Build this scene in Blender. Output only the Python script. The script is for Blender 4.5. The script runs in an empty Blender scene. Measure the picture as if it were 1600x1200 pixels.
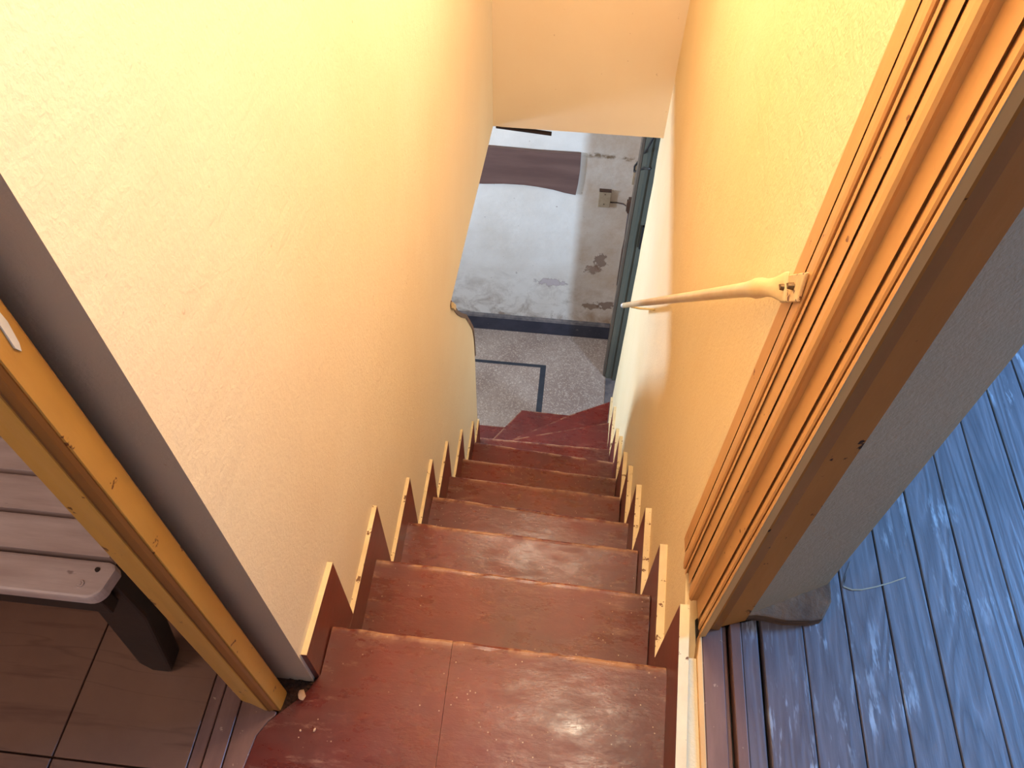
import bpy, bmesh, math, random
from mathutils import Vector, Matrix, noise
random.seed(7)
scn = bpy.context.scene
COL = scn.collection

# ------------------------------------------------------------------ camera
cd = bpy.data.cameras.new('camera')
cam = bpy.data.objects.new('camera', cd)
COL.objects.link(cam)
_p, _y, _r = 0.92407, 0.08934, 0.01958        # pitch down, yaw, roll
Rz = Matrix.Rotation(_y, 3, 'Z')
fwd = Rz @ Vector((0, math.cos(_p), -math.sin(_p)))
rgt = Rz @ Vector((1, 0, 0))
upv = rgt.cross(fwd)
r2 = math.cos(_r) * rgt + math.sin(_r) * upv
u2 = -math.sin(_r) * rgt + math.cos(_r) * upv
m = Matrix((r2, u2, -fwd)).transposed().to_4x4()
m.translation = Vector((0.3061, 0, 1.2147))
cam.matrix_world = m
cd.sensor_fit = 'HORIZONTAL'
cd.sensor_width = 36
cd.lens = 36 * 1242.95 / 1600
cd.clip_start = 0.02
scn.camera = cam

# ------------------------------------------------------------------ light, world, exposure
def light(name, kind, loc, energy, color, size=0.1, target=None, size_y=None, spread=None):
    l = bpy.data.lights.new(name, kind)
    l.energy = energy
    l.color = color
    if kind == 'AREA':
        l.size = size
        if size_y:
            l.shape = 'RECTANGLE'
            l.size_y = size_y
        if spread:
            l.spread = spread
    else:
        l.shadow_soft_size = size
    o = bpy.data.objects.new(name, l)
    COL.objects.link(o)
    o.location = loc
    if target:
        o.rotation_euler = (Vector(target) - Vector(loc)).to_track_quat('-Z', 'Y').to_euler()
    return o

WARM = (1.0, 0.865, 0.66)
light('stair_lamp', 'POINT', (0.45, 0.68, 1.48), 18.5, WARM, 0.07)
light('lower_stair_fill', 'POINT', (0.30, 1.72, 1.20), 36, (1.0, 0.825, 0.63), 0.24)  # unseen fill light, added to lift the lower walls and header
light('right_room_window', 'AREA', (2.75, 1.12, 1.05), 112, (0.18, 0.46, 1.0), 0.45, (0.9, 0.55, 0.0), 0.6)
light('left_room_fill', 'AREA', (-1.0, -0.4, 1.75), 9.0, (1.0, 0.80, 0.74), 0.6, (-0.4, 0.3, 0.0))  # added fill for the dim left room, no known fixture
light('street_door_daylight', 'AREA', (1.45, 2.30, -1.75), 25, (0.50, 0.70, 1.0), 0.14, (0.0, 3.5, -2.5))
light('hall_window_daylight', 'AREA', (-1.65, 2.85, -1.38), 72, (0.52, 0.70, 1.0), 0.28, (0.6, 2.1, -0.9))
light('hall_lamp', 'POINT', (-0.75, 3.2, -0.95), 7, (1.0, 0.86, 0.72), 0.08)

w = bpy.data.worlds.new('world')
scn.world = w
w.use_nodes = True
w.node_tree.nodes['Background'].inputs[0].default_value = (0.9, 0.85, 0.8, 1)
w.node_tree.nodes['Background'].inputs[1].default_value = 0.10
vs = scn.view_settings
vs.view_transform = 'Standard'
vs.look = 'None'
vs.gamma = 1
vs.use_curve_mapping = False
vs.exposure = 0.0

# ------------------------------------------------------------------ materials
def srgb(r, g, b):
    f = lambda c: (c / 255 / 12.92) if c / 255 <= 0.04045 else ((c / 255 + 0.055) / 1.055) ** 2.4
    return (f(r), f(g), f(b), 1)

class NT:
    def __init__(s, name, rough=0.6, spec=0.5):
        s.m = bpy.data.materials.new(name)
        s.m.use_nodes = True
        s.t = s.m.node_tree
        s.b = s.t.nodes['Principled BSDF']
        s.b.inputs['Roughness'].default_value = rough
        s.b.inputs['Specular IOR Level'].default_value = spec
        s.tc = s.n('ShaderNodeNewGeometry')
        s.pos = s.tc.outputs['Position']
    def n(s, t, **k):
        x = s.t.nodes.new(t)
        for a, v in k.items():
            setattr(x, a, v)
        return x
    def l(s, a, b):
        s.t.links.new(a, b)
    def val(s, sock, v):
        if hasattr(v, 'links'):
            s.l(v, sock)
        else:
            sock.default_value = v
    def scaled(s, vec, sc):
        x = s.n('ShaderNodeVectorMath', operation='MULTIPLY')
        s.l(vec, x.inputs[0])
        x.inputs[1].default_value = sc
        return x.outputs[0]
    def noise(s, scale, detail=4, rough=0.6, vec=None, dist=0):
        x = s.n('ShaderNodeTexNoise')
        x.inputs['Scale'].default_value = scale
        x.inputs['Detail'].default_value = detail
        x.inputs['Roughness'].default_value = rough
        x.inputs['Distortion'].default_value = dist
        s.l(vec or s.pos, x.inputs['Vector'])
        return x.outputs['Fac']
    def ramp(s, f, a, b, lo=0.0, hi=1.0):
        x = s.n('ShaderNodeMapRange')
        s.l(f, x.inputs['Value'])
        for i, v in zip(('From Min', 'From Max', 'To Min', 'To Max'), (a, b, lo, hi)):
            x.inputs[i].default_value = v
        return x.outputs[0]
    def mix(s, f, a, b, blend='MIX'):
        x = s.n('ShaderNodeMix', data_type='RGBA', blend_type=blend)
        s.val(x.inputs[0], f)
        s.val(x.inputs[6], a)
        s.val(x.inputs[7], b)
        return x.outputs[2]
    def math(s, op, a, b=0.0):
        x = s.n('ShaderNodeMath', operation=op)
        s.val(x.inputs[0], a)
        s.val(x.inputs[1], b)
        return x.outputs[0]
    def color(s, c):
        s.val(s.b.inputs['Base Color'], c)
    def bump(s, h, strength, dist=0.01):
        x = s.n('ShaderNodeBump')
        x.inputs['Strength'].default_value = strength
        x.inputs['Distance'].default_value = dist
        s.l(h, x.inputs['Height'])
        s.l(x.outputs[0], s.b.inputs['Normal'])
    def attr(s, name):
        x = s.n('ShaderNodeAttribute', attribute_name=name)
        return x.outputs['Fac']
    def rand(s):
        return s.n('ShaderNodeObjectInfo').outputs['Random']
    def sep(s):
        x = s.n('ShaderNodeSeparateXYZ')
        s.l(s.pos, x.inputs[0])
        return x.outputs

def mat_plaster(name, c1, c2, bumps=0.35, fine=230):
    t = NT(name, 0.75, 0.25)
    base = t.mix(t.ramp(t.noise(1.6, 5), 0.35, 0.7), c1, c2)
    spots = t.ramp(t.noise(55, 2), 0.74, 0.78)
    t.color(t.mix(t.math('MULTIPLY', spots, 0.35), base, srgb(160, 110, 60)))
    a = t.noise(fine, 3)
    b = t.noise(18, 3, vec=t.scaled(t.pos, (1, 1, 2.6)))
    c = t.noise(60, 3, dist=1.5)
    h = t.math('ADD', t.math('MULTIPLY', a, 0.35), t.math('ADD', t.math('MULTIPLY', b, 0.9), t.math('MULTIPLY', c, 0.35)))
    t.bump(h, bumps, 0.006)
    return t.m
M = {}
M['wall_l'] = mat_plaster('cream_plaster', srgb(240, 229, 210), srgb(236, 221, 198), 0.26)
M['wall_r'] = mat_plaster('yellow_plaster', srgb(240, 216, 170), srgb(236, 208, 156), 0.36)
M['wall_h'] = mat_plaster('peach_plaster', srgb(240, 218, 188), srgb(236, 210, 176), 0.12)
M['ceil'] = mat_plaster('ceiling_paint', srgb(235, 225, 205), srgb(230, 218, 196), 0.2)
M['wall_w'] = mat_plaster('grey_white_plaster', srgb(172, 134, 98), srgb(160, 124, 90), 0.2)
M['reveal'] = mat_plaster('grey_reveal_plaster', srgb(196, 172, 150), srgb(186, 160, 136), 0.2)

def mat_hallwall():
    t = NT('stained_hall_plaster', 0.8, 0.2)
    s = t.sep()
    base = t.mix(t.ramp(t.noise(2.2, 6), 0.35, 0.7), srgb(224, 216, 204), srgb(206, 194, 178))
    # dirt towards the skirting, with its own uneven outline
    hgt = t.ramp(s[2], -2.95, -2.45, 1.0, 0.0)
    d = t.math('MULTIPLY', hgt, t.ramp(t.noise(7, 6, 0.7, dist=0.6), 0.44, 0.66))
    base = t.mix(t.math('MULTIPLY', d, 0.8), base, srgb(128, 100, 76))
    # blotchy brown tone paints in the door jamb's shade on the right
    rgtm = t.ramp(s[0], 0.33, 0.40)
    blot = t.ramp(t.noise(9, 6, 0.7), 0.40, 0.75)
    base = t.mix(t.math('MULTIPLY', rgtm, t.math('ADD', t.math('MULTIPLY', blot, 0.40), 0.25)), base, srgb(178, 142, 106))
    # stain line where two coats of paint meet
    wv = t.math('ADD', s[2], t.math('MULTIPLY', t.noise(9, 3), 0.05))
    ln = t.math('SUBTRACT', 1.0, t.ramp(t.math('ABSOLUTE', t.math('ADD', wv, 1.545)), 0.004, 0.02))
    ln = t.math('MULTIPLY', t.math('MULTIPLY', ln, rgtm), t.ramp(t.noise(22, 3), 0.47, 0.6))
    base = t.mix(t.math('MULTIPLY', ln, 0.8), base, srgb(112, 84, 50))
    # flaked patches
    for (x, z, rx, rz, c) in ((0.215, -2.60, 0.085, 0.042, srgb(176, 158, 156)), (0.52, -2.37, 0.040, 0.065, srgb(120, 92, 76)),
                              (0.485, -2.45, 0.050, 0.040, srgb(134, 104, 86)), (0.60, -2.78, 0.055, 0.04, srgb(108, 76, 56)),
                              (0.50, -2.80, 0.05, 0.03, srgb(124, 92, 66))):
        dx = t.math('DIVIDE', t.math('SUBTRACT', s[0], x), rx)
        dz = t.math('DIVIDE', t.math('SUBTRACT', s[2], z), rz)
        r = t.math('SQRT', t.math('ADD', t.math('MULTIPLY', dx, dx), t.math('MULTIPLY', dz, dz)))
        r = t.math('ADD', r, t.math('MULTIPLY', t.math('SUBTRACT', t.noise(26, 5, 0.7), 0.5), 3.2))
        f = t.ramp(r, 0.80, 0.86, 1, 0)
        edge = t.math('MULTIPLY', t.ramp(r, 0.86, 1.0, 1, 0), t.ramp(r, 0.74, 0.86))
        base = t.mix(t.math('MULTIPLY', f, 0.75), base, c)
        base = t.mix(t.math('MULTIPLY', edge, 0.5), base, srgb(96, 70, 60))
    sp = t.ramp(t.noise(34, 2), 0.73, 0.76)
    base = t.mix(t.math('MULTIPLY', sp, 0.6), base, srgb(110, 90, 74))
    t.color(base)
    t.bump(t.noise(14, 6), 0.3, 0.012)
    return t.m
M['hall'] = mat_hallwall()

def mat_red(name, dark=0.0):
    t = NT(name, 0.35, 0.5)
    a = t.ramp(t.noise(5, 6, 0.65), 0.35, 0.65)
    c = t.mix(a, srgb(114, 33, 22), srgb(90, 27, 20))
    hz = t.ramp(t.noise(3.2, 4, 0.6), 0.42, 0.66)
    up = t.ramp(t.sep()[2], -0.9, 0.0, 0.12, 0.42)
    c = t.mix(t.math('MULTIPLY', hz, up), c, srgb(126, 72, 76))  # patchy haze; purplish cast upwards paints in blue light from the right doorway
    # darker grey-brown zones towards the two ends of every tread
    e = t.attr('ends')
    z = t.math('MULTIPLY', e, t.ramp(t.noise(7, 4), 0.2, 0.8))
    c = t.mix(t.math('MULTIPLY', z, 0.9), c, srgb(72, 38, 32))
    scuff = t.ramp(t.noise(16, 8, 0.75, vec=t.scaled(t.pos, (0.6, 2.2, 1))), 0.56, 0.72)
    c = t.mix(t.math('MULTIPLY', scuff, t.math('ADD', t.math('MULTIPLY', e, 0.35), 0.12)), c, srgb(196, 156, 130))
    wn = t.math('MULTIPLY', t.attr('wear'), t.ramp(t.noise(13, 4, 0.7), 0.44, 0.56))
    c = t.mix(t.math('MULTIPLY', wn, 0.62), c, srgb(184, 140, 106))
    dust = t.n('ShaderNodeTexVoronoi')
    dust.inputs['Scale'].default_value = 95
    t.l(t.pos, dust.inputs['Vector'])
    dd = t.math('MULTIPLY', t.ramp(dust.outputs['Distance'], 0.07, 0.12, 1, 0), t.ramp(t.noise(7, 4), 0.48, 0.54))
    c = t.mix(t.math('MULTIPLY', dd, 0.75), c, srgb(208, 176, 148))
    t.color(c)
    t.val(t.b.inputs['Roughness'], t.ramp(t.noise(11, 6, 0.7, vec=t.scaled(t.pos, (1, 2.5, 1))), 0.3, 0.7, 0.17, 0.46))
    t.bump(t.noise(30, 5, 0.65, vec=t.scaled(t.pos, (0.7, 1.6, 1))), 0.14, 0.006)
    return t.m
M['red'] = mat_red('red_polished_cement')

def mat_simple(name, c1, c2, scale=8, rough=0.5, spec=0.5, bump=0.1, stretch=(1, 1, 1), spots=None, spot_scale=30, spot_thr=0.7):
    t = NT(name, rough, spec)
    v = t.scaled(t.pos, stretch)
    c = t.mix(t.ramp(t.noise(scale, 5, vec=v), 0.35, 0.65), c1, c2)
    if spots:
        f = t.ramp(t.noise(spot_scale, 4, 0.6), spot_thr, spot_thr + 0.025)
        c = t.mix(f, c, spots)
    t.color(c)
    t.bump(t.noise(scale * 5, 4, vec=v), bump, 0.004)
    return t.m
M['skirt'] = mat_simple('dark_red_skirting', srgb(112, 44, 32), srgb(92, 34, 26), 9, 0.35)
M['cream_edge'] = mat_simple('cream_paint_edge', srgb(230, 210, 168), srgb(212, 188, 144), 12, 0.5, spots=srgb(110, 68, 36), spot_scale=60, spot_thr=0.62)
M['gold'] = mat_simple('ochre_gloss_paint', srgb(222, 170, 104), srgb(210, 154, 90), 7, 0.45, bump=0.2, stretch=(1, 1, 0.25), spots=srgb(120, 66, 30), spot_scale=40, spot_thr=0.69)
M['gold_dark'] = mat_simple('worn_brown_ochre', srgb(168, 108, 48), srgb(140, 86, 36), 8, 0.4, bump=0.2, stretch=(1, 1, 0.2), spots=srgb(80, 44, 18), spot_scale=24, spot_thr=0.7)
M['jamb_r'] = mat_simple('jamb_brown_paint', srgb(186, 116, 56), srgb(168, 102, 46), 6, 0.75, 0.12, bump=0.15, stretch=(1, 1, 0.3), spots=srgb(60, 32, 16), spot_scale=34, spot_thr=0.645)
M['frame_l'] = mat_simple('left_frame_ochre', srgb(214, 158, 74), srgb(192, 136, 58), 8, 0.4, bump=0.2, stretch=(1, 1, 0.25), spots=srgb(110, 60, 22), spot_scale=40, spot_thr=0.665)
M['pipe'] = mat_simple('cream_pipe_paint', srgb(240, 214, 160), srgb(228, 194, 134), 14, 0.32, bump=0.12, spots=srgb(150, 90, 46), spot_scale=60, spot_thr=0.74)
M['plate'] = mat_simple('rust_flecked_cream', srgb(238, 210, 156), srgb(222, 180, 120), 40, 0.4, spots=srgb(112, 60, 36), spot_scale=90, spot_thr=0.57)
M['pipe_w'] = mat_simple('white_pipe_tip', srgb(236, 232, 226), srgb(224, 216, 206), 14, 0.35)
M['screw'] = mat_simple('dull_screw', srgb(128, 100, 66), srgb(92, 70, 44), 40, 0.35)
M['screw'].node_tree.nodes['Principled BSDF'].inputs['Metallic'].default_value = 0.7
M['black'] = mat_simple('black_plastic', srgb(28, 26, 24), srgb(20, 18, 18), 8, 0.5)
M['dirt'] = mat_simple('dark_rubble', srgb(92, 56, 38), srgb(58, 34, 24), 40, 0.9, bump=1)
M['chip'] = mat_simple('plaster_crumb', srgb(206, 170, 140), srgb(188, 150, 120), 40, 0.9)
M['board'] = mat_simple('brown_wood_board', srgb(112, 84, 74), srgb(96, 70, 62), 5, 0.5, stretch=(0.4, 1, 3))
M['base_n'] = mat_simple('navy_skirting', srgb(58, 58, 70), srgb(44, 46, 58), 9, 0.45, bump=0.2, spots=srgb(96, 92, 92), spot_scale=18, spot_thr=0.68)
M['base_top'] = mat_simple('grey_skirting_top', srgb(110, 100, 96), srgb(76, 70, 70), 20, 0.6)
M['inlay'] = mat_simple('black_inlay', srgb(46, 50, 58), srgb(38, 42, 50), 20, 0.4)
M['green'] = mat_simple('grey_green_paint', srgb(92, 90, 76), srgb(78, 78, 66), 8, 0.4, stretch=(1, 1, 0.3))
M['green2'] = mat_simple('brown_green_paint', srgb(98, 84, 68), srgb(80, 68, 56), 8, 0.45, stretch=(1, 1, 0.3))
M['switch'] = mat_simple('old_ivory_plastic', srgb(176, 156, 128), srgb(156, 134, 106), 20, 0.5)
M['brownbox'] = mat_simple('brown_bakelite', srgb(84, 60, 46), srgb(66, 46, 36), 20, 0.45)
M['thr'] = mat_simple('reddish_threshold_wood', srgb(132, 96, 84), srgb(112, 78, 68), 10, 0.4, stretch=(3, 0.5, 1), spots=srgb(172, 140, 118), spot_scale=70, spot_thr=0.68)
M['plinth'] = mat_simple('raw_worn_wood', srgb(142, 98, 62), srgb(80, 54, 34), 16, 0.8, bump=0.8, stretch=(0.6, 0.6, 6))
M['bench_leg'] = mat_simple('dark_bench_wood', srgb(52, 32, 20), srgb(36, 22, 15), 8, 0.5)

def mat_terrazzo():
    t = NT('terrazzo', 0.32, 0.5)
    v = t.n('ShaderNodeTexVoronoi')
    v.inputs['Scale'].default_value = 150
    t.l(t.pos, v.inputs['Vector'])
    c = t.mix(t.ramp(t.noise(3, 5), 0.35, 0.65), srgb(160, 142, 128), srgb(136, 116, 104))
    hue = t.n('ShaderNodeSeparateColor')
    t.l(v.outputs['Color'], hue.inputs[0])
    chips = t.ramp(hue.outputs[0], 0.75, 0.8)
    dark = t.ramp(hue.outputs[1], 0.78, 0.82)
    c = t.mix(t.math('MULTIPLY', chips, 0.34), c, srgb(216, 200, 180))
    c = t.mix(t.math('MULTIPLY', dark, 0.28), c, srgb(106, 82, 70))
    d = t.ramp(t.noise(16, 5, 0.7), 0.68, 0.72)
    c = t.mix(t.math('MULTIPLY', d, 0.5), c, srgb(224, 220, 214))
    t.color(c)
    return t.m
M['terrazzo'] = mat_terrazzo()

def mat_plank():
    t = NT('blue_grey_floorboard', 0.40, 0.45)
    off = t.n('ShaderNodeVectorMath', operation='ADD')
    cx = t.n('ShaderNodeCombineXYZ')
    t.l(t.math('MULTIPLY', t.rand(), 9.0), cx.inputs[1])
    t.l(t.pos, off.inputs[0])
    t.l(cx.outputs[0], off.inputs[1])
    v = t.scaled(off.outputs[0], (1, 0.085, 1))
    n = t.noise(11, 3, 0.5, vec=v, dist=0.5)
    w_ = t.math('FRACT', t.math('MULTIPLY', n, 17.0))
    g = t.ramp(t.math('ABSOLUTE', t.math('SUBTRACT', w_, 0.5)), 0.0, 0.5, 0.0, 1.0)
    c = t.mix(t.math('MULTIPLY', g, 0.62), srgb(130, 126, 132), srgb(86, 82, 88))
    fine = t.noise(110, 3, vec=v)
    c = t.mix(t.ramp(fine, 0.42, 0.66, 0, 0.40), c, srgb(72, 68, 74))
    warmf = t.ramp(t.sep()[0], 0.62, 0.85, 0.55, 0.0)
    c = t.mix(warmf, c, srgb(112, 90, 88))
    wp = t.math('MULTIPLY', t.ramp(t.noise(60, 4, 0.7, vec=t.scaled(t.pos, (1, 0.16, 1))), 0.54, 0.62), t.ramp(t.noise(5, 3), 0.44, 0.56))
    c = t.mix(t.math('MULTIPLY', wp, 0.8), c, srgb(196, 202, 210))
    t.color(c)
    t.val(t.b.inputs['Roughness'], t.ramp(fine, 0.3, 0.7, 0.32, 0.55))
    t.bump(t.math('ADD', t.math('MULTIPLY', g, 0.5), fine), 0.22, 0.003)
    return t.m
M['plank'] = mat_plank()

def mat_tile():
    t = NT('brown_floor_tile', 0.42, 0.5)
    v = t.scaled(t.pos, (0.25, 2.4, 1))
    c = t.mix(t.ramp(t.noise(4, 5), 0.35, 0.65), srgb(136, 98, 76), srgb(120, 84, 66))
    st = t.ramp(t.noise(7, 5, 0.6, vec=v, dist=0.3), 0.56, 0.66)
    c = t.mix(t.math('MULTIPLY', st, 0.85), c, srgb(92, 54, 42))
    ln = t.math('ABSOLUTE', t.math('SUBTRACT', t.noise(3.2, 3, vec=v, dist=0.4), 0.5))
    c = t.mix(t.ramp(ln, 0.0, 0.004, 0.25, 0), c, srgb(74, 40, 30))
    t.color(c)
    return t.m
M['tile'] = mat_tile()

def mat_slat():
    t = NT('grey_brown_bench_slat', 0.42, 0.5)
    v = t.scaled(t.pos, (0.12, 1, 1))
    c = t.mix(t.ramp(t.noise(60, 4, vec=v), 0.35, 0.65), srgb(206, 180, 168), srgb(184, 156, 144))
    k = t.ramp(t.noise(20, 4, 0.65, vec=t.scaled(t.pos, (0.7, 1.3, 1))), 0.66, 0.70)
    c = t.mix(t.math('MULTIPLY', k, 0.55), c, srgb(90, 62, 52))
    t.color(c)
    t.bump(t.noise(70, 4, vec=v), 0.15, 0.003)
    return t.m
M['slat'] = mat_slat()

# ------------------------------------------------------------------ mesh helpers
def link(name, verts, faces, mat, parent=None, smooth=False, bevel=0.0, kind=None, label=None, mats=None, fmat=None, seg=2):
    me = bpy.data.meshes.new(name)
    me.from_pydata([tuple(v) for v in verts], [], faces)
    bm = bmesh.new()
    bm.from_mesh(me)
    if fmat:
        bm.faces.ensure_lookup_table()
        for i, k in fmat.items():
            bm.faces[i].material_index = k
    bmesh.ops.recalc_face_normals(bm, faces=bm.faces)
    if bevel:
        bmesh.ops.bevel(bm, geom=[e for e in bm.edges if e.is_manifold and e.calc_face_angle(0) > 0.4], offset=bevel, segments=seg, profile=0.6, affect='EDGES', clamp_overlap=True)
    bm.to_mesh(me)
    bm.free()
    if smooth or bevel:
        for p in me.polygons:
            p.use_smooth = smooth
    for mm in (mats or [mat]):
        me.materials.append(mm)
    o = bpy.data.objects.new(name, me)
    COL.objects.link(o)
    if parent:
        o.parent = parent
        o.matrix_parent_inverse = Matrix.Translation(-parent.location)
    if kind:
        o['kind'] = kind
    if label:
        o['label'] = label
    return o

def prism(pts, axis, a, b):
    """extrude polygon pts (2D) along axis from a to b -> verts, faces"""
    n = len(pts)
    def put(p, s):
        if axis == 'Z': return (p[0], p[1], s)
        if axis == 'X': return (s, p[0], p[1])
        return (p[0], s, p[1])
    v = [put(p, a) for p in pts] + [put(p, b) for p in pts]
    f = [tuple(range(n)), tuple(range(2 * n - 1, n - 1, -1))]
    f += [(i, (i + 1) % n, n + (i + 1) % n, n + i) for i in range(n)]
    return v, f

def box(x0, x1, y0, y1, z0, z1):
    return prism([(x0, y0), (x1, y0), (x1, y1), (x0, y1)], 'Z', z0, z1)

def empty(name, loc, label=None, cat=None, kind=None, group=None):
    o = bpy.data.objects.new(name, None)
    COL.objects.link(o)
    o.location = loc
    o.empty_display_size = 0.05
    if label: o['label'] = label
    if cat: o['category'] = cat
    if kind: o['kind'] = kind
    if group: o['group'] = group
    return o

def tube(pts, radii, mat, name, parent=None, n=16, flat=None, smooth=True, label=None, cap=True):
    """sweep an ellipse; radii: r or (ra, rb)"""
    V, F = [], []
    P = [Vector(p) for p in pts]
    for i, p in enumerate(P):
        d = (P[min(i + 1, len(P) - 1)] - P[max(i - 1, 0)]).normalized()
        side = Vector((1, 0, 0))
        side = (side - d * side.dot(d)).normalized()
        up = d.cross(side)
        r = radii[i] if isinstance(radii, list) else radii
        ra, rb = r if isinstance(r, tuple) else (r, r)
        for k in range(n):
            a = 2 * math.pi * k / n
            V.append(p + side * math.cos(a) * ra + up * math.sin(a) * rb)
    for i in range(len(P) - 1):
        for k in range(n):
            F.append((i * n + k, i * n + (k + 1) % n, (i + 1) * n + (k + 1) % n, (i + 1) * n + k))
    if cap:
        F.append(tuple(range(n)))
        F.append(tuple(range(len(P) * n - 1, (len(P) - 1) * n - 1, -1)))
    return link(name, V, F, mat, parent, smooth=smooth, label=label)

# wall lines (plan): the stair widens slightly downwards
def XL(y): return -0.0135 - 0.012 * (y - 0.41)
def XR(y): return 0.5275 + 0.050 * (y - 0.41)
def FL(y): return -0.005 - 0.012 * (y - 0.41)      # faces of the skirtings
def FR(y): return 0.5135 + 0.050 * (y - 0.41)

# ------------------------------------------------------------------ structure: walls
# left stair wall with the hall opening and the swept parapet
left_poly = [(0.33, -0.10), (0.33, 1.90), (2.786, 1.90), (2.786, -0.750), (2.50, -0.700), (2.10, -0.628), (1.633, -0.551),
             (1.615, -0.553), (1.640, -0.610), (1.700, -0.700), (1.77, -0.789), (1.86, -0.895), (1.95, -1.035), (2.005, -1.13), (2.035, -1.22), (2.045, -1.34),
             (2.045, -2.30), (1.3, -2.30), (0.9, -1.2)]
n = len(left_poly)
V = [(XL(y), y, z) for y, z in left_poly] + [(-0.11 if y < 0.5 else XL(y) - 0.085, y, z) for y, z in left_poly]
F = [tuple(range(n)), tuple(range(2 * n - 1, n - 1, -1))] + [(i, (i + 1) % n, n + (i + 1) % n, n + i) for i in range(n)]
wl = link('wall_left', V, F, M['wall_l'], kind='structure', label='cream plaster stair wall on the left, swept down to a low parapet at its far end',
          mats=[M['wall_l'], M['reveal']], fmat={2: 1})
wl.data.polygons[0].use_smooth = False
# brown capping on the swept parapet edge, with a cream lip
cap_pts = [(1.600, -0.548), (1.612, -0.575), (1.640, -0.613), (1.700, -0.703), (1.77, -0.792), (1.86, -0.898), (1.95, -1.038), (2.007, -1.13), (2.038, -1.22), (2.048, -1.34)]
V, F = [], []
for i, (y, z) in enumerate(cap_pts):
    a = cap_pts[max(i - 1, 0)]; b = cap_pts[min(i + 1, len(cap_pts) - 1)]
    d = Vector((b[0] - a[0], b[1] - a[1])).normalized()
    nn = Vector((-d[1], d[0]))
    if nn[0] < 0: nn = -nn
    th = 0.014 if i < 8 else 0.008
    for x, o in ((XL(y) + 0.003, 0.0), (XL(y) + 0.003, th), (XL(y) - 0.088, th), (XL(y) - 0.088, 0.0)):
        V.append((x, y + nn[0] * o, z + nn[1] * o))
for i in range(len(cap_pts) - 1):
    for k in range(4):
        F.append((i * 4 + k, i * 4 + (k + 1) % 4, i * 4 + 4 + (k + 1) % 4, i * 4 + 4 + k))
F += [(0, 1, 2, 3), tuple(len(V) - 1 - k for k in range(4))]
link('parapet_capping', V, F, M['board'], wl, label='dark brown capping on the swept edge of the parapet')
V, F = prism([(1.596, -0.556), (1.604, -0.540), (1.640, -0.590), (1.632, -0.606)], 'X', XL(1.6) + 0.0032, XL(1.6) + 0.010)
link('capping_lip', V, F, M['cream_edge'], wl, label='cream painted tip of the capping')

# right stair wall: from the doorway casing to the hall
ye = [(2.80, -3.1), (2.795, -2.9), (2.77, -2.7), (2.79, -2.5), (2.78, -2.3), (2.77, -2.15), (2.775, -2.0), (2.765, -1.85), (2.79, -1.7), (2.785, -1.55), (2.775, -1.45),
      (2.80, -1.35), (2.79, -1.2), (2.80, -1.1), (2.795, -0.98), (2.85, -0.90), (2.88, -0.6)]
right_poly = [(0.592, 1.90), (0.592, -0.3), (1.0, -1.3), (1.9, -2.4), (2.3, -3.1)] + ye + [(2.88, 1.90)]
n = len(right_poly)
V = [(XR(y), y, z) for y, z in right_poly] + [(XR(y) + (0.02 if y > 2.7 else 0.10), y, z) for y, z in right_poly]
F = [tuple(range(n)), tuple(range(2 * n - 1, n - 1, -1))] + [(i, (i + 1) % n, n + (i + 1) % n, n + i) for i in range(n)]
wr = link('wall_right', V, F, M['wall_r'], kind='structure', label='yellow plaster stair wall on the right, behind the handrail')
# kerb under the right doorway casing, plaster up to the level of the boards
V, F = prism([(XR(-1.25) + .0002, -1.25), (0.5402, -1.25), (0.5402, 0.395), (XR(.395) + .0002, 0.395)], 'Z', -0.15, 0.084)
link('kerb', V, F, M['wall_r'], wr)
V, F = prism([(XR(.3952), 0.3952), (0.5402, 0.3952), (0.5490, 0.4340), (0.575, 0.4340), (0.575, 0.5918), (XR(.5918), 0.5918)], 'Z', -0.35, 0.061)
link('kerb', V, F, M['wall_r'], wr)

# wall over the stair foot (its lower edge is the head of the hall opening)
V = [(XL(2.786), 2.786, -0.752), (XR(2.70), 2.697, -0.686), (XR(2.70), 2.697, 1.9), (XL(2.786), 2.786, 1.9)]
V += [(x, y + 0.11, z) for x, y, z in V]
F = [(0, 1, 2, 3), (7, 6, 5, 4), (0, 4, 5, 1), (1, 5, 6, 2), (2, 6, 7, 3), (3, 7, 4, 0)]
wf = link('wall_front', V, F, M['wall_h'], kind='structure', label='peach plaster wall over the opening at the stair foot', mats=[M['wall_h'], M['wall_w']], fmat={1: 1, 2: 1})
V, F = prism([(-0.030, 2.782), (0.20, 2.758), (0.20, 2.775), (-0.030, 2.80)], 'Z', -0.7575, -0.7485)
link('dark_batten', V, F, M['bench_leg'], wf, label='thin dark batten under the left half of the header')

# lower hall shell
wb = link('wall_back', *box(-2.4, 0.66, 3.74, 3.86, -3.1, -0.60), M['hall'], kind='structure', label='stained white plaster wall of the lower hall with flaking patches')
link('wall_right', *box(0.655, 0.78, 3.42, 3.74, -3.1, -0.60), M['hall'], kind='structure', label='short plaster return between the green door frame and the back wall')
link('wall_left', *box(-2.5, -2.4, 0.2, 3.86, -3.1, -0.60), M['hall'], kind='structure', label='far left end wall of the lower hall')
link('ceiling', *box(-2.5, XL(2) - 0.09, 0.2, 3.86, -0.60, -0.52), M['ceil'], kind='structure', label='ceiling of the lower hall under the upper floor')
link('ceiling', *box(XL(2) - 0.09, 0.80, 2.9, 3.86, -0.60, -0.52), M['ceil'], kind='structure', label='ceiling of the lower hall beyond the header')
fl = link('floor', *box(-2.5, 1.6, 0.3, 3.86, -3.16, -3.10), M['terrazzo'], kind='structure', label='speckled terrazzo floor of the lower hall')
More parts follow.
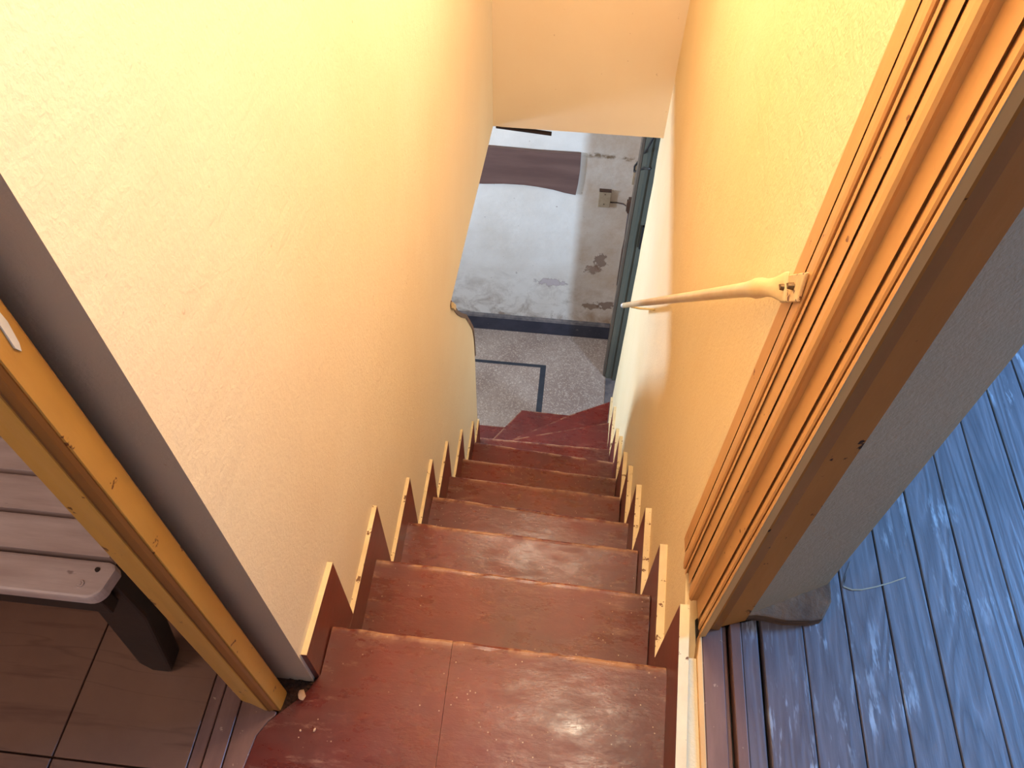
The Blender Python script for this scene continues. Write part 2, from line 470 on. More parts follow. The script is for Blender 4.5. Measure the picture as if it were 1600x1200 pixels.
link('inlay_strip', *box(-1.6, 0.234, 3.408, 3.432, -3.1002, -3.0988), M['inlay'], fl, label='black inlay strip parallel to the back wall')
link('inlay_strip', *box(0.196, 0.234, 2.80, 3.410, -3.1002, -3.0986), M['inlay'], fl, label='black inlay strip turning towards the stair')
# baseboard at the back wall
bb = link('baseboard_back', *prism([(3.742, -3.10), (3.716, -3.10), (3.716, -2.975), (3.724, -2.962), (3.742, -2.955)], 'X', -2.3, 0.650), M['base_n'], kind='structure',
          label='dark navy skirting board along the hall back wall', mats=[M['base_n'], M['base_top']], fmat={4: 1, 5: 1})
# street doorway: green frame on the right of the hall
d3 = empty('door_3', (0.66, 3.37, -3.1), 'grey green frame of the street doorway beside the hall wall', kind='structure')
link('far_jamb', *prism([(0.643, 3.372), (0.662, 3.360), (0.84, 3.360), (0.84, 3.425), (0.655, 3.425), (0.643, 3.41)], 'Z', -3.1, -0.60), M['green'], d3)
link('architrave', *prism([(0.628, 3.385), (0.641, 3.378), (0.654, 3.385), (0.654, 3.46), (0.628, 3.46)], 'Z', -3.1, -0.60), M['green2'], d3, label='brown grey architrave strip')
link('stop_bead', *prism([(0.69, 3.345), (0.71, 3.345), (0.71, 3.36), (0.69, 3.36)], 'Z', -3.1, -0.60), M['green'], d3)
link('lock_keep', *box(0.700, 0.74, 3.328, 3.345, -1.86, -1.70), M['black'], d3, label='black lock keep on the jamb')
link('threshold', *box(0.645, 0.84, 2.80, 3.36, -3.1, -3.09), M['base_top'], d3)
# outside of the doorway: pavement side wall
link('wall_outside', *box(2.6, 2.7, 1.0, 4.2, -3.1, -0.6), M['wall_w'], kind='structure', label='pale wall across the street doorway')

# upper rooms: shell outside the frame
link('ceiling', *box(-1.9, 3.2, -1.3, 2.9, 1.90, 1.98), M['ceil'], kind='structure', label='ceiling over the stairwell and landing')
link('wall_rear', *box(-1.9, 3.2, -1.38, -1.3, -0.1, 1.98), M['wall_l'], kind='structure', label='wall behind the landing')
link('wall_left', *box(-1.98, -1.9, -1.38, 2.2, -0.1, 1.98), M['wall_w'], kind='structure', label='far wall of the left room')
link('wall_left', *box(-1.9, -0.12, 1.9, 1.98, -0.1, 1.98), M['wall_w'], kind='structure', label='end wall of the left room')
link('wall_right', *box(3.12, 3.2, -1.38, 2.2, -0.1, 1.98), M['wall_w'], kind='structure', label='window wall of the right room')
link('wall_right', *box(0.80, 3.12, 2.1, 2.18, -0.1, 1.98), M['wall_w'], kind='structure', label='end wall of the right room')

# ------------------------------------------------------------------ floors of the two upper rooms
ft = link('floor', *box(-1.9, -0.157, -1.3, 1.9, -0.10, -0.010), M['dirt'], kind='structure', label='brown tiled floor of the left room under the bench')
xs = [-0.3485 - 0.40 * k for k in range(0, 4)]
ys = [0.187 + 0.40 * k for k in range(-4, 5)]
cols = [(-0.3472, -0.158)] + [(xs[k + 1] + 0.0013, xs[k] - 0.0013) for k in range(3)]
for (a, b) in cols:
    for k in range(len(ys) - 1):
        y0, y1 = ys[k] + 0.0013, ys[k + 1] - 0.0013
        if y1 > 1.9: continue
        link('tile', *box(a, b, y0, y1, -0.0098, 0.0 + random.uniform(-.0004, .0004)), M['tile'], ft, bevel=0.0008, seg=1)
th = empty('trim_1', (-0.116, -0.3, 0), 'reddish wooden threshold boards between the tiled room and the red landing', kind='structure')
for a, b, z in ((-0.1565, -0.139, -0.001), (-0.1365, -0.1095, 0.001), (-0.1075, -0.0785, 0.0005)):
    poly = [(a, -1.25), (b, -1.25), (b, 0.3290), (a, 0.3290)]
    if b > -.1: poly = [(a, -1.25), (b, -1.25), (-.0781, .203), (-.0731, .2455), (-.0616, .2668), (-.0535, .2755), (-.0535, .2810), (-.0700, .2845), (-.0800, .2900), (a, .2950)]
    link('board', *prism(poly, 'Z', -0.02, z), M['thr'], th, bevel=0.0010, seg=1)

FZ = 0.085
fp = link('floor', *prism([(0.545, -1.3), (3.12, -1.3), (3.12, 2.1), (0.735, 2.1), (0.735, 0.60), (0.640, 0.55), (0.545, 0.46)], 'Z', 0.0, FZ - 0.022), M['black'], kind='structure', label='blue lit wooden plank floor of the right room')
lines = [0.6325, 0.696, 0.760, 0.8225, 0.8855, 0.949, 1.0105]
while lines[-1] < 2.3: lines.append(lines[-1] + 0.0628)
for i in range(len(lines) - 1):
    a, b = lines[i] + 0.0010, lines[i + 1] - 0.0010
    if i == 0: a += 0.002
    z = FZ + random.uniform(-0.0006, 0.0006)
    y_top = 0.51 if b < 0.73 else 1.9
    nseg = 14
    # slightly wavering long edges
    L_, R_ = [], []
    for k in range(nseg + 1):
        y = -1.2 + (y_top + 1.2) * k / nseg
        wv = 0.0007
        L_.append((a + (noise.noise(Vector((a * 31, y * 6, 0)))) * wv, y))
        R_.append((b + (noise.noise(Vector((b * 57, y * 6, 4)))) * wv, y))
    link('plank', *prism(L_ + R_[::-1], 'Z', FZ - 0.02, z), M['plank'], fp, bevel=0.0012, seg=1)
def stroke(pts, w):
    L_ = [(x - w * .3, y - w) for x, y in pts]; R_ = [(x + w * .3, y + w) for x, y in pts]
    link('chalk_stroke', *prism(L_ + R_[::-1], 'Z', FZ + 0.0003, FZ + 0.0008), M['switch'], fp, label='pale scratch across the boards')
stroke([(0.764, 0.5272), (0.776, 0.5235), (0.790, 0.525), (0.812, 0.532), (0.835, 0.541), (0.860, 0.5525)], 0.0011)
stroke([(0.764, 0.5272), (0.766, 0.537), (0.773, 0.553), (0.781, 0.570)], 0.0009)
d1s = empty('trim_2', (0.58, -0.3, FZ), 'worn wooden threshold strips beside the right door casing', kind='structure')
for a, b, z in ((0.5495, 0.5785, 0.0), (0.5785, 0.5850, -0.004), (0.5900, 0.6055, 0.0015), (0.6065, 0.6300, -0.002)):
    link('board', *prism([(a, -1.2), (b, -1.2), (b, 0.4365 + (b - .549) * .33), (a, 0.4365 + (a - .549) * .33)], 'Z', FZ - 0.02, FZ + z), M['thr' if b < .606 else 'plank'], d1s, bevel=0.0012, seg=1)
link('edging', *prism([(0.5405, -1.25), (0.5488, -1.25), (0.5488, 0.4330), (0.5465, 0.4330), (0.5405, 0.3955)], 'Z', -0.06, FZ + 0.002), M['gold'], d1s, bevel=0.001, seg=1, label='ochre painted timber edging of the kerb')

# ------------------------------------------------------------------ right doorway casing
d1 = empty('door_1', (0.56, 0.45, FZ), 'moulded ochre casing and splayed jamb of the right doorway', kind='structure')
CX = 0.3061
def pb(b, X): return (X, (X - CX) / b)
def cpiece(name, prof, z0, mat, back=0.012, label=None, z1=1.9):
    base = 0.534 if prof[0][0] < .4840 else 0.546
    src = 0.5345 if prof[0][0] < .4840 else 0.5395
    pts = [pb(b if b < .5300 else .5300 + (b - .5300) * .85, base + (X - src) * 0.72) for b, X in prof]
    p0, p1 = pts[0], pts[-1]
    pts = pts + [(p1[0] + back, p1[1] + 0.001), (p0[0] + back, p0[1])]
    v, f = prism(pts, 'Z', z0, z1)
    return link(name, v, f, M[mat], d1, smooth=False, label=label)
cpiece('outer_fillet', [(.3812, .541), (.3822, .533), (.3990, .533), (.4005, .537)], 0.060, 'gold')
cpiece('outer_bead', [(.4010, .535), (.4030, .5315), (.4075, .529), (.4125, .5285), (.4170, .5305), (.4205, .5335)], 0.062, 'gold')
cpiece('ridge', [(.4212, .5335), (.4228, .5300), (.4262, .5300), (.4282, .5340)], 0.068, 'gold')
cpiece('flat_board', [(.4290, .5335), (.4500, .5335), (.4512, .540)], 0.0860, 'gold', 0.008)
cpiece('round_moulding', [(.4520, .5400), (.4550, .5350), (.4620, .5320), (.4700, .5325), (.4780, .5360), (.4835, .5405)], 0.0865, 'gold')
cpiece('wide_board', [(.4845, .5395), (.4860, .5370), (.5265, .5370), (.5285, .5430)], 0.0862, 'gold', 0.008)
cpiece('inner_moulding', [(.5300, .5440), (.5330, .5415), (.5385, .5375), (.5450, .5365), (.5520, .5385), (.5560, .5415)], 0.0862, 'gold', 0.010)
cpiece('edge_bead', [(.5570, .5400), (.5590, .5375), (.5660, .5375), (.5690, .5400)], 0.0862, 'gold', 0.008)
v, f = prism([(0.5455, 0.598), (0.5500, 0.4400), (0.575, 0.4400), (0.575, 0.598)], 'Z', 0.0615, 1.9)
link('backing_board', v, f, M['gold_dark'], d1)
# jamb board (faces the viewer) and splayed plaster reveal
jc = (0.5490, 0.4345)
v, f = prism([jc, (0.613, 0.4578), (0.613, 0.475), (0.556, 0.475), (0.5505, 0.4420)], 'Z', FZ + 0.001, 1.9)
link('jamb_board', v, f, M['jamb_r'], d1, label='brown shaded jamb board with chipped paint')
v, f = prism([(0.6135, 0.4600), (0.732, 0.5180), (0.735, 0.62), (0.6135, 0.62)], 'Z', FZ + 0.022, 1.9)
link('plaster_reveal', v, f, M['wall_w'], d1, label='grey white plaster splay beside the jamb board')
# wall continuing behind the reveal in the right room
link('wall_right', *prism([(0.645, 0.621), (0.734, 0.621), (0.77, 2.1), (0.74, 2.1)], 'Z', 0.0, 1.9), M['wall_w'], kind='structure', label='plaster wall between the stairwell and the right room')
# raw worn wood plinth
pp = [(0.612, 0.457), (0.622, 0.459), (0.640, 0.459), (0.665, 0.456), (0.700, 0.459), (0.719, 0.464), (0.735, 0.492), (0.738, 0.53), (0.66, 0.53), (0.614, 0.478)]
v, f = prism(pp, 'Z', FZ + 0.0005, FZ + 0.022)
link('plinth_block', v, f, M['plinth'], d1, bevel=0.003, label='raw splintered wooden plinth at the foot of the splay')

# ------------------------------------------------------------------ left doorway frame
d2 = empty('door_2', (-0.08, 0.30, 0), 'ochre painted frame of the left doorway', kind='structure')
def lb(b, X): return (X, (X - CX) / b)
g0, g1 = (-0.0450, 0.3080), (-0.048, 0.2825)
v, f = prism([g0, (-0.0462, 0.2950), g1, (-0.056, 0.2835), (-0.076, 0.3295), (-0.071, 0.3295), (-0.048, 0.3110)], 'Z', 0.0, 1.9)
link('inner_board', v, f, M['frame_l'], d2, bevel=0.001, seg=1)
v, f = prism([(-0.0485, 0.2815), lb(-1.285, -.057), lb(-1.292, -.0585), lb(-1.318, -.0635), lb(-1.326, -.064), (-0.0690, 0.2860), (-0.0575, 0.2860)], 'Z', 0.0, 1.9)
link('grooved_moulding', v, f, M['gold_dark'], d2)
v, f = prism([lb(-1.330, -.0665), lb(-1.345, -.0715), lb(-1.390, -.093), lb(-1.430, -.1085), (-0.1150, 0.2960), (-0.115, 0.3295), (-0.0775, 0.3295), (-0.0700, 0.290)], 'Z', 0.0, 1.9)
link('outer_board', v, f, M['frame_l'], d2, bevel=0.001, seg=1)
# smear of pale paint on the inner board
v, f = prism([(0.3015, 0.852), (0.3025, 0.83), (0.300, 0.812), (0.2975, 0.806), (0.2950, 0.812), (0.2965, 0.835), (0.2975, 0.852)], 'X', -0.0475, -0.0448)
link('paint_drip', v, f, M['pipe_w'], d2, label='pale paint drip')

# ------------------------------------------------------------------ the staircase
NOSE = [((-.003, .416), (.511, .409), 0.0), ((-.008, .632), (.522, .617), -.226), ((-.013, .848), (.533, .836), -.490), ((-.011, 1.088), (.549, 1.064), -.795),
        ((-.016, 1.333), (.553, 1.318), -1.098), ((-.019, 1.590), (.570, 1.568), -1.402), ((-.020, 1.862), (.591, 1.825), -1.700), ((-.030, 2.063), (.590, 2.065), -1.972)]
stair = empty('staircase', (0.25, 0.4, 0.0), 'steep red polished cement staircase going down between cream walls and winding left at the foot', 'staircase')

def nosed_slab(name, nose, back, z, thick, label=None, nx=26, wav=0.0018, seed=0, side='B'):
    """tread: nose = ((x,y),(x,y)) front edge, back = ((x,y),(x,y)) rear edge, rounded worn nosing"""
    prof = [(1.0, 0.0, 0.0), (0, -0.030, 0.0), (0, -0.018, 0.0), (0, -0.011, 0.0), (0, -0.005, -0.0006), (0, -0.0012, -0.003), (0, 0.0, -0.007), (0, 0.0, -thick), (1.0, 0.0, -thick)]
    V, F, wear, en = [], [], [], []
    n0, n1 = Vector(nose[0]), Vector(nose[1])
    b0, b1 = Vector(back[0]), Vector(back[1])
    for i in range(nx + 1):
        t = i / nx
        N, B = n0.lerp(n1, t), b0.lerp(b1, t)
        d = (N - B).normalized()
        wob = noise.noise(Vector((t * 5 + seed * 3.1, seed * 1.7, 0))) * wav
        chip = max(0, noise.noise(Vector((t * 17 + seed, 4.2, seed)))) * 0.0022
        for j, (f, o, dz) in enumerate(prof):
            P = N.lerp(B, f) + d * (o + (wob if f == 0 else 0))
            zz = z + dz - (chip if j in (4, 5, 6) else 0)
            if j in (5, 6): P -= d * chip
            V.append((P.x, P.y, zz))
            wear.append(1.0 if j in (4, 5, 6) else (0.35 if j == 3 else 0.0))
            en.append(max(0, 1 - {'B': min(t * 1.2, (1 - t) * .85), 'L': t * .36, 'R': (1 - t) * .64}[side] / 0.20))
    k = len(prof)
    for i in range(nx):
        for j in range(k):
            F.append((i * k + j, i * k + (j + 1) % k, (i + 1) * k + (j + 1) % k, (i + 1) * k + j))
    F += [tuple(range(k)), tuple(range(nx * k + k - 1, nx * k - 1, -1))]
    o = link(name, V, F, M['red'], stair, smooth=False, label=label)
    for nm, data in (('wear', wear), ('ends', en)):
        a = o.data.attributes.new(nm, 'FLOAT', 'POINT')
        for q, x in enumerate(data): a.data[q].value = x
    for q, p in enumerate(o.data.polygons):
        p.use_smooth = False
    return o

# landing (two slabs with a hairline joint) following the worn curve at the left doorway
land_l = [(-0.003, .400), (-0.004, .340), (-.015, .316), (-.043, .285), (-.061, .266), (-.0725, .245), (-.0775, .202), (-.078, -1.25), (0.2095, -1.25), (0.1855, .414), (-0.003, .416)]
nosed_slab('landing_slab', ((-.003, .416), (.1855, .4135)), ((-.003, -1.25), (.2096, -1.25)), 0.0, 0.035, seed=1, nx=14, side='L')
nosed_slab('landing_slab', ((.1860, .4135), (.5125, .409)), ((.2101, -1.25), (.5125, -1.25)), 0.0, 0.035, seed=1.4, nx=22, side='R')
v, f = prism([(-0.003, .340), (-.015, .316), (-.030, .298), (-.043, .285), (-.061, .266), (-.0725, .245), (-.0775, .202), (-.078, -1.25), (-0.003, -1.25)], 'Z', -0.035, 0.0)
ls = link('landing_edge', v, f, M['red'], stair)
_a = ls.data.attributes.new('ends', 'FLOAT', 'POINT')
for q in range(len(ls.data.vertices)): _a.data[q].value = 1.0
for i in range(1, 8):
    pn = NOSE[i - 1]
    (l, r, z) = NOSE[i]
    ext = lambda a, b, s: (a[0] - (b[0] - a[0]) * s, a[1] - (b[1] - a[1]) * s)
    l_, r_ = l, r
    nosed_slab('tread', (l_, r_), ((pn[0][0] - .002, pn[0][1] - .02), (pn[1][0], pn[1][1] - .02)), z, 0.035, seed=i + 1)
for i in range(0, 7):
    (l, r, z), z2 = NOSE[i], NOSE[i + 1][2]
    v = [(l[0], l[1] - .010, z - .035), (r[0], r[1] - .010, z - .035), (r[0], r[1] - .010, z2), (l[0], l[1] - .010, z2)]
    v += [(x, y - .02, q) for x, y, q in v]
    link('riser', v, [(0, 1, 2, 3), (7, 6, 5, 4), (0, 4, 5, 1), (1, 5, 6, 2), (2, 6, 7, 3), (3, 7, 4, 0)], M['red'], stair)

# winders at the foot: each turns further left around the end of the left wall
piv = (-0.035, 2.07)
def winder(name, pts, z, thick=0.035, seed=0, drop=0.25):
    v, f = prism(pts, 'Z', z - thick, z)
    o = link(name, v, f, M['red'], stair)
    bm = bmesh.new(); bm.from_mesh(o.data)
    top = [q for q in bm.faces if q.calc_center_median().z > z - 1e-4 and abs(q.normal.z) > 0.9]
    n_old = len(bm.verts)
    bmesh.ops.inset_region(bm, faces=top, thickness=0.009, depth=0.0)
    bm.verts.ensure_lookup_table()
    inner = set(v_ for q in bm.faces if len(q.verts) == len(pts) and q.calc_center_median().z > z - 1e-3 for v_ in q.verts)
    bm.verts.index_update(); inn_i = set(v_.index for v_ in inner)
    bm.to_mesh(o.data); bm.free()
    a = o.data.attributes.new('wear', 'FLOAT', 'POINT')
    for q, vv in enumerate(o.data.vertices):
        a.data[q].value = 0.0 if q in inn_i else 1.0
    # solid body below
    c = Vector((sum(p[0] for p in pts) / len(pts), sum(p[1] for p in pts) / len(pts)))
    inn = [(c.x + (p[0] - c.x) * 0.975, c.y + (p[1] - c.y) * 0.975) for p in pts]
    v, f = prism(inn, 'Z', max(-3.1, z - drop - thick), z - thick)
    link('winder_body', v, f, M['red'], stair)
    return o
# first winder: nosing line A through (.111,2.242) and (.609,2.407) at z -2.235
winder('winder_tread', [(-0.035, 2.04), (0.60, 2.045), (0.607, 2.402), (0.10, 2.238), (-0.035, 2.194)], -2.240)
winder('winder_tread', [(-0.040, 2.17), (0.607, 2.38), (0.628, 2.722), (0.405, 2.604), (0.097, 2.404), (-0.040, 2.315)], -2.490)
winder('winder_tread', [(-0.045, 2.28), (0.10, 2.38), (0.405, 2.58), (0.634, 2.70), (0.636, 2.758), (0.12, 2.768), (-0.019, 2.557), (-0.045, 2.52)], -2.720)
winder('winder_tread', [(-0.60, 2.10), (-0.05, 2.10), (-0.045, 2.50), (0.115, 2.75), (0.10, 2.771), (-0.138, 2.767), (-0.159, 2.745), (-0.60, 2.745)], -2.920, drop=0.14)

# skirting pieces, one to each step, with a cream painted top edge
AL = [(.483, .081), (.695, -.130), (.917, -.403), (1.142, -.686), (1.360, -.928), (1.623, -1.251), (1.890, -1.585), (2.050, -1.80)]
AR = [(.467, .100), (.680, -.140), (.900, -.405), (1.103, -.648), (1.339, -.935), (1.542, -1.175), (1.800, -1.459), (2.005, -1.706), (2.38, -2.06), (2.72, -2.44)]
def skirt(side, ap, i, y0, first_z=None):
    face, wall = (FL, XL) if side == 'L' else (FR, XR)
    yz = [NOSE[k][0 if side == 'L' else 1][1] for k in range(8)]
    zz = [NOSE[k][2] for k in range(8)] + [-2.24, -2.49]
    ya, za = ap[i]
    yn = yz[i] if i < 8 else ya
    zb = zz[i] - 0.01
    pts = [(y0, zb), (y0, first_z if first_z else za), (ya, za)]
    if i + 1 < len(ap) and i < 8:
        pts += [(ya, ap[i + 1][1] + 0.0005), (yn + 0.002, ap[i + 1][1] + 0.0005), (yn + 0.002, zb)]
    else:
        pts += [(ya, zb)]
    n = len(pts)
    jit = [noise.noise(Vector((y * 40, i, 0))) * 0.001 for y, z in pts]
    wl_ = (lambda y: wall(y) - 0.0) if side == 'L' else wall
    V = [(face(y), y, z) for y, z in pts] + [(wl_(y), y, z) for y, z in pts]
    F = [tuple(range(n)), tuple(range(2 * n - 1, n - 1, -1))] + [(k, (k + 1) % n, n + (k + 1) % n, n + k) for k in range(n)]
    # face index of the top strip: edge 1->2 -> face 2+1 ; drop edge 2->3 -> face 4
    return link('skirting_piece', V, F, None, stair, mats=[M['skirt'], M['cream_edge']], fmat={3: 1})
for i in range(8):
    y0 = 0.336 if i == 0 else NOSE[i - 1][0][1] + 0.002
    skirt('L', AL, i, y0, 0.098 if i == 0 else None)
for i in range(10):
    y0 = -1.25 if i == 0 else (NOSE[i - 1][1][1] + 0.002 if i < 9 else 2.38)
    skirt('R', AR, i, y0)

link('corner_bed', *prism([(-0.056, .276), (-.044, .2855), (-.0305, .2985), (-.0155, .3165), (-.0045, .3400), (-0.07, .3400), (-0.07, 0.29)], 'Z', -0.035, -0.007), M['dirt'], stair, label='dark dirty hollow beside the landing')
# broken corner at the foot of the left door frame
rub = bmesh.new()
for k in range(60):
    s = random.uniform(0.0015, 0.0045)
    mtx = Matrix.Translation((random.uniform(-0.050, -0.012), random.uniform(0.290, 0.334), -0.006)) @ Matrix.Rotation(random.uniform(0, 6), 4, 'X') @ Matrix.Rotation(random.uniform(0, 6), 4, 'Z')
    bmesh.ops.create_icosphere(rub, subdivisions=1, radius=s, matrix=mtx @ Matrix.Diagonal((1, .7, .5, 1)))
me = bpy.data.meshes.new('plaster_rubble'); rub.to_mesh(me); rub.free()
me.materials.append(M['dirt'])
o = bpy.data.objects.new('plaster_rubble', me); COL.objects.link(o)
o['kind'] = 'stuff'; o['label'] = 'dark crumbs in the broken corner at the foot of the left door frame'; o['category'] = 'rubble'
def crumb(loc, s, rot, label):
    bm = bmesh.new()
    bmesh.ops.create_icosphere(bm, subdivisions=2, radius=1)
    for v in bm.verts:
        v.co = Vector((v.co.x * s[0], v.co.y * s[1], v.co.z * s[2])) * (1 + 0.3 * noise.noise(v.co * 2 + Vector(loc) * 9))
    me = bpy.data.meshes.new('plaster_crumb'); bm.to_mesh(me); bm.free()
    me.materials.append(M['chip'])
    o = bpy.data.objects.new('plaster_crumb', me); COL.objects.link(o)
    o.location = loc; o.rotation_euler.z = rot
    o['label'] = label; o['category'] = 'crumb'
crumb((-0.0205, 0.3050, 0.011), (0.0055, 0.0085, 0.003), 0.3, 'largest pale plaster crumb, lying in the broken corner beside the left door frame')
crumb((0.0080, 0.262, 0.0012), (0.0016, 0.0030, 0.0013), -0.3, 'small white crumb on the landing, nearest the left door frame')
crumb((-0.0120, 0.259, 0.0012), (0.0014, 0.0018, 0.0012), 0.3, 'tiny white crumb on the landing, close to the threshold boards')

# ------------------------------------------------------------------ handrail
hr = empty('handrail', (0.52, 0.58, 0.66), 'cream painted pipe handrail bolted to the right door casing', 'handrail')
A, B = Vector((0.515, 0.607, 0.615)), Vector((0.515, 1.905, -0.811))
d = (B - A).normalized()
L = (B - A).length
pts, rad = [], []
for s_, ra, rb, ox in ((-0.046, .0016, .0150, .0105), (-0.034, .0020, .0150, .0100), (-0.022, .0034, .0125, .0080), (-0.010, .0052, .0100, .0055), (0.004, .0072, .0096, .003), (0.018, .0086, .0112, .001), (0.034, .0092, .0116, 0), (0.052, .0088, .0100, 0), (0.075, .0088, .0090, 0), (0.11, .0088, .0088, 0)):
    pts.append(A + d * s_ + Vector((ox, 0, 0))); rad.append((ra, rb))
for k in range(1, 13):
    pts.append(A + d * (0.11 + (L - 0.19) * k / 12)); rad.append((.0086, .0086))
tube(pts, rad, M['pipe'], 'pipe', hr)
tube([A + d * (L - 0.081), A + d * (L - 0.03), A + d * L], [(.0089, .0089), (.0089, .0089), (.0080, .0080)], M['pipe_w'], 'pipe_tip', hr, label='white end of the pipe')
# flattened fixing plate with two screws
v = [(0.5255, y, z) for y, z in [(0.5800, .6215), (0.6080, .6315), (0.5470, .6980), (0.5400, .6660)]]
v += [(x + 0.0035, y, z) for x, y, z in v]
pl = link('fixing_plate', v, [(0, 1, 2, 3), (7, 6, 5, 4), (0, 4, 5, 1), (1, 5, 6, 2), (2, 6, 7, 3), (3, 7, 4, 0)], M['plate'], hr, bevel=0.001, seg=1, label='flattened plate with rust flecks')
for y, z in ((0.5800, .6440), (0.5620, .6640)):
    bm = bmesh.new()
    bmesh.ops.create_cone(bm, cap_ends=True, segments=14, radius1=.0040, radius2=.0030, depth=.006, matrix=Matrix.Translation((0.5230, y, z)) @ Matrix.Rotation(-math.pi / 2, 4, 'Y'))
    bmesh.ops.create_cube(bm, size=1, matrix=Matrix.Translation((0.5198, y, z)) @ Matrix.Diagonal((.0012, .0062, .0014, 1)))
    me = bpy.data.meshes.new('screw'); bm.to_mesh(me); bm.free()
    me.materials.append(M['screw'])
    s = bpy.data.objects.new('screw', me); COL.objects.link(s)
    s.parent = pl
# small wall bracket near the lower end
tube([(0.515, 1.70, -0.590), (0.520, 1.70, -0.596), (0.545, 1.702, -0.602), (XR(1.705) - 0.0005, 1.705, -0.604)], .0035, M['pipe'], 'wall_bracket', hr, n=8)

# ------------------------------------------------------------------ bench in the left room
SZ = 0.36
bench = empty('bench', (-0.5, 0.42, 0.0), 'slatted grey brown wooden bench with dark splayed legs in the tiled left room', 'bench')
def slat(y0, y1, x1, rnd=0.0):
    pts = [(-1.05, y0), (x1 - rnd, y0)]
    if rnd:
        for k in range(1, 6):
            a = math.pi / 2 * k / 6
            pts.append((x1 - rnd + rnd * math.sin(a), y0 + rnd - rnd * math.cos(a)))
        pts.append((x1, y0 + rnd))
        pts += [(x1 + 0.004, y1 - 0.008), (x1 + 0.001, y1 - 0.002), (x1 - 0.006, y1)]
    else:
        pts += [(x1, y0), (x1, y1)]
    pts.append((-1.05, y1))
    v, f = prism(pts, 'Z', SZ - 0.020, SZ)
    return link('slat', v, f, M['slat'], bench, bevel=0.003)
sl = slat(0.2925, 0.3365, -0.176, 0.018)
slat(0.3420, 0.3855, -0.185); slat(0.3905, 0.4360, -0.185); slat(0.4415, 0.4860, -0.185); slat(0.4915, 0.5360, -0.185, 0.0)
for (x, y) in ((-0.2045, 0.3075), (-0.192, 0.326)):
    bm = bmesh.new()
    bmesh.ops.create_cone(bm, cap_ends=True, segments=16, radius1=.0050 if y < .31 else .003, radius2=.0045 if y < .31 else .0026, depth=.002, matrix=Matrix.Translation((x, y, SZ + 0.0006)))
    if y < .31:
        bmesh.ops.create_cone(bm, cap_ends=True, segments=12, radius1=.0028, radius2=.0022, depth=.0016, matrix=Matrix.Translation((x, y, SZ + 0.0018)))
    me = bpy.data.meshes.new('screw_head'); bm.to_mesh(me); bm.free()
    me.materials.append(M['slat'] if y < .31 else M['bench_leg'])
    s = bpy.data.objects.new('screw_head', me); COL.objects.link(s)
    s.parent = bench; s.matrix_parent_inverse = Matrix.Translation(-bench.location)
link('apron', *box(-1.05, -0.186, 0.2985, 0.3165, SZ - 0.062, SZ - 0.0202), M['bench_leg'], bench, bevel=0.003)
link('apron', *box(-1.05, -0.186, 0.512, 0.530, SZ - 0.062, SZ - 0.0202), M['bench_leg'], bench, bevel=0.003)
def leg(xt, xb, y0, y1):
    # splayed leg drawn as a curved bracket, side profile in x/z
    pr = [(xt, SZ - 0.0205), (xt - 0.001, 0.235), (xb, 0.012), (xb - 0.006, 0.0), (xb - 0.034, 0.0), (xb - 0.044, 0.03), (xt - 0.062, 0.255), (xt - 0.085, 0.285), (xt - 0.120, 0.298), (xt - 0.16, 0.300), (xt - 0.16, SZ - 0.0205)]
    v, f = prism(pr, 'Y', y0, y1)
    link('leg', v, f, M['bench_leg'], bench, bevel=0.004)
leg(-0.176, -0.220, 0.318, 0.352)
leg(-0.176, -0.220, 0.478, 0.511)
def legm(y0, y1):
    pr = [(-1.05, SZ - .0205), (-1.05, .235), (-1.01, .012), (-1.004, 0), (-.976, 0), (-.966, .03), (-.988, .255), (-.965, .285), (-.93, .298), (-.89, .30), (-.89, SZ - .0205)]
    v, f = prism(pr, 'Y', y0, y1); link('leg', v, f, M['bench_leg'], bench, bevel=0.004)
legm(0.318, 0.352); legm(0.478, 0.511)

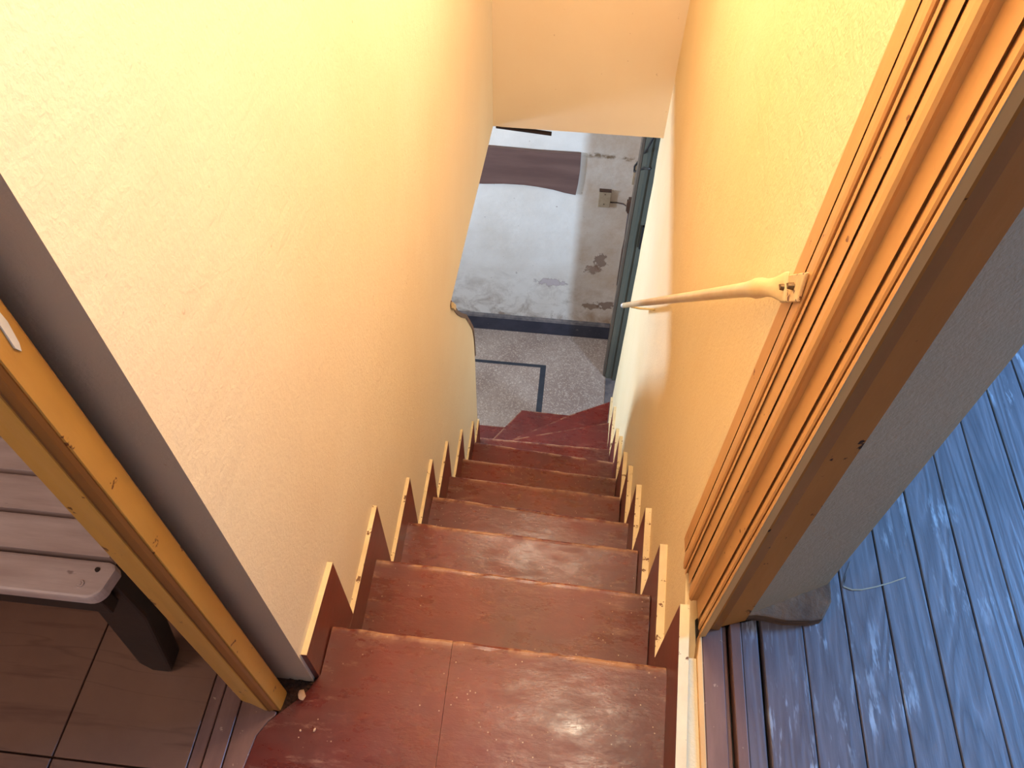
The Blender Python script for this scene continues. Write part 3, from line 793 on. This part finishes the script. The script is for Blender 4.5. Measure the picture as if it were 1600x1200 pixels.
# ------------------------------------------------------------------ things on the hall wall
def tag(o, label, cat, group=None):
    o['label'] = label; o['category'] = cat
    if group: o['group'] = group
    return o
bp = [(-1.2, -1.543), (-0.16, -1.548), (0.10, -1.553), (0.335, -1.550), (0.338, -1.66), (0.334, -1.76), (0.326, -1.842), (0.26, -1.832), (0.19, -1.815), (0.10, -1.803), (0.02, -1.797), (-0.10, -1.800), (-0.22, -1.812), (-1.2, -1.83)]
v, f = prism(bp, 'Y', 3.722, 3.7399)
tag(link('wall_board', v, f, M['board'], bevel=0.003), 'brown wooden board with a curved lower edge fixed across the white hall wall', 'board')
sp = tag(link('switch_plate', *prism([(0.462, -1.917), (0.532, -1.917), (0.532, -1.800), (0.462, -1.800)], 'Y', 3.722, 3.7399), M['switch'], bevel=0.003), 'old ivory switch plate on the hall wall, left of the green door frame', 'switch plate')
link('plate_rim', *prism([(0.462, -1.800), (0.532, -1.800), (0.532, -1.792), (0.462, -1.792)], 'Y', 3.718, 3.7399), M['brownbox'], sp)
for z in (-1.822, -1.895):
    link('screw', *prism([(0.494, z), (0.500, z), (0.500, z + .006), (0.494, z + .006)], 'Y', 3.7195, 3.7221), M['brownbox'], sp)
jb = tag(link('junction_box', *box(0.628, 0.654, 3.60, 3.64, -1.845, -1.755), M['brownbox'], bevel=0.003), 'brown junction box on the corner of the green door frame', 'junction box')
link('lid', *box(0.621, 0.628, 3.604, 3.636, -1.835, -1.770), M['brownbox'], jb, bevel=0.002)
tag(tube([(0.533, 3.735, -1.885), (0.575, 3.735, -1.884), (0.612, 3.730, -1.886), (0.630, 3.70, -1.875), (0.640, 3.645, -1.840)], .0038, M['brownbox'], 'cable', n=8), 'short brown cable between the switch plate and the junction box', 'cable')
tag(tube([(0.640, 3.62, -1.847), (0.645, 3.62, -2.05), (0.641, 3.62, -2.15), (0.644, 3.62, -2.45)], .006, M['brownbox'], 'conduit', n=8), 'thin brown conduit running down the hall corner below the junction box', 'conduit')
tag(link('switch_box', *box(0.626, 0.654, 3.57, 3.61, -1.615, -1.505), M['switch'], bevel=0.003), 'small ivory switch box high in the corner beside the black cable', 'switch box')
tag(tube([(0.655, 3.12, -0.970), (0.653, 3.25, -1.110), (0.650, 3.35, -1.225), (0.634, 3.46, -1.370), (0.622, 3.52, -1.452), (0.622, 3.50, -1.470), (0.640, 3.42, -1.405), (0.652, 3.34, -1.320), (0.655, 3.22, -1.235), (0.656, 3.06, -1.110)], .0055, M['black'], 'black_cable', n=8), 'black cable looping from the header across the green door frame', 'cable')
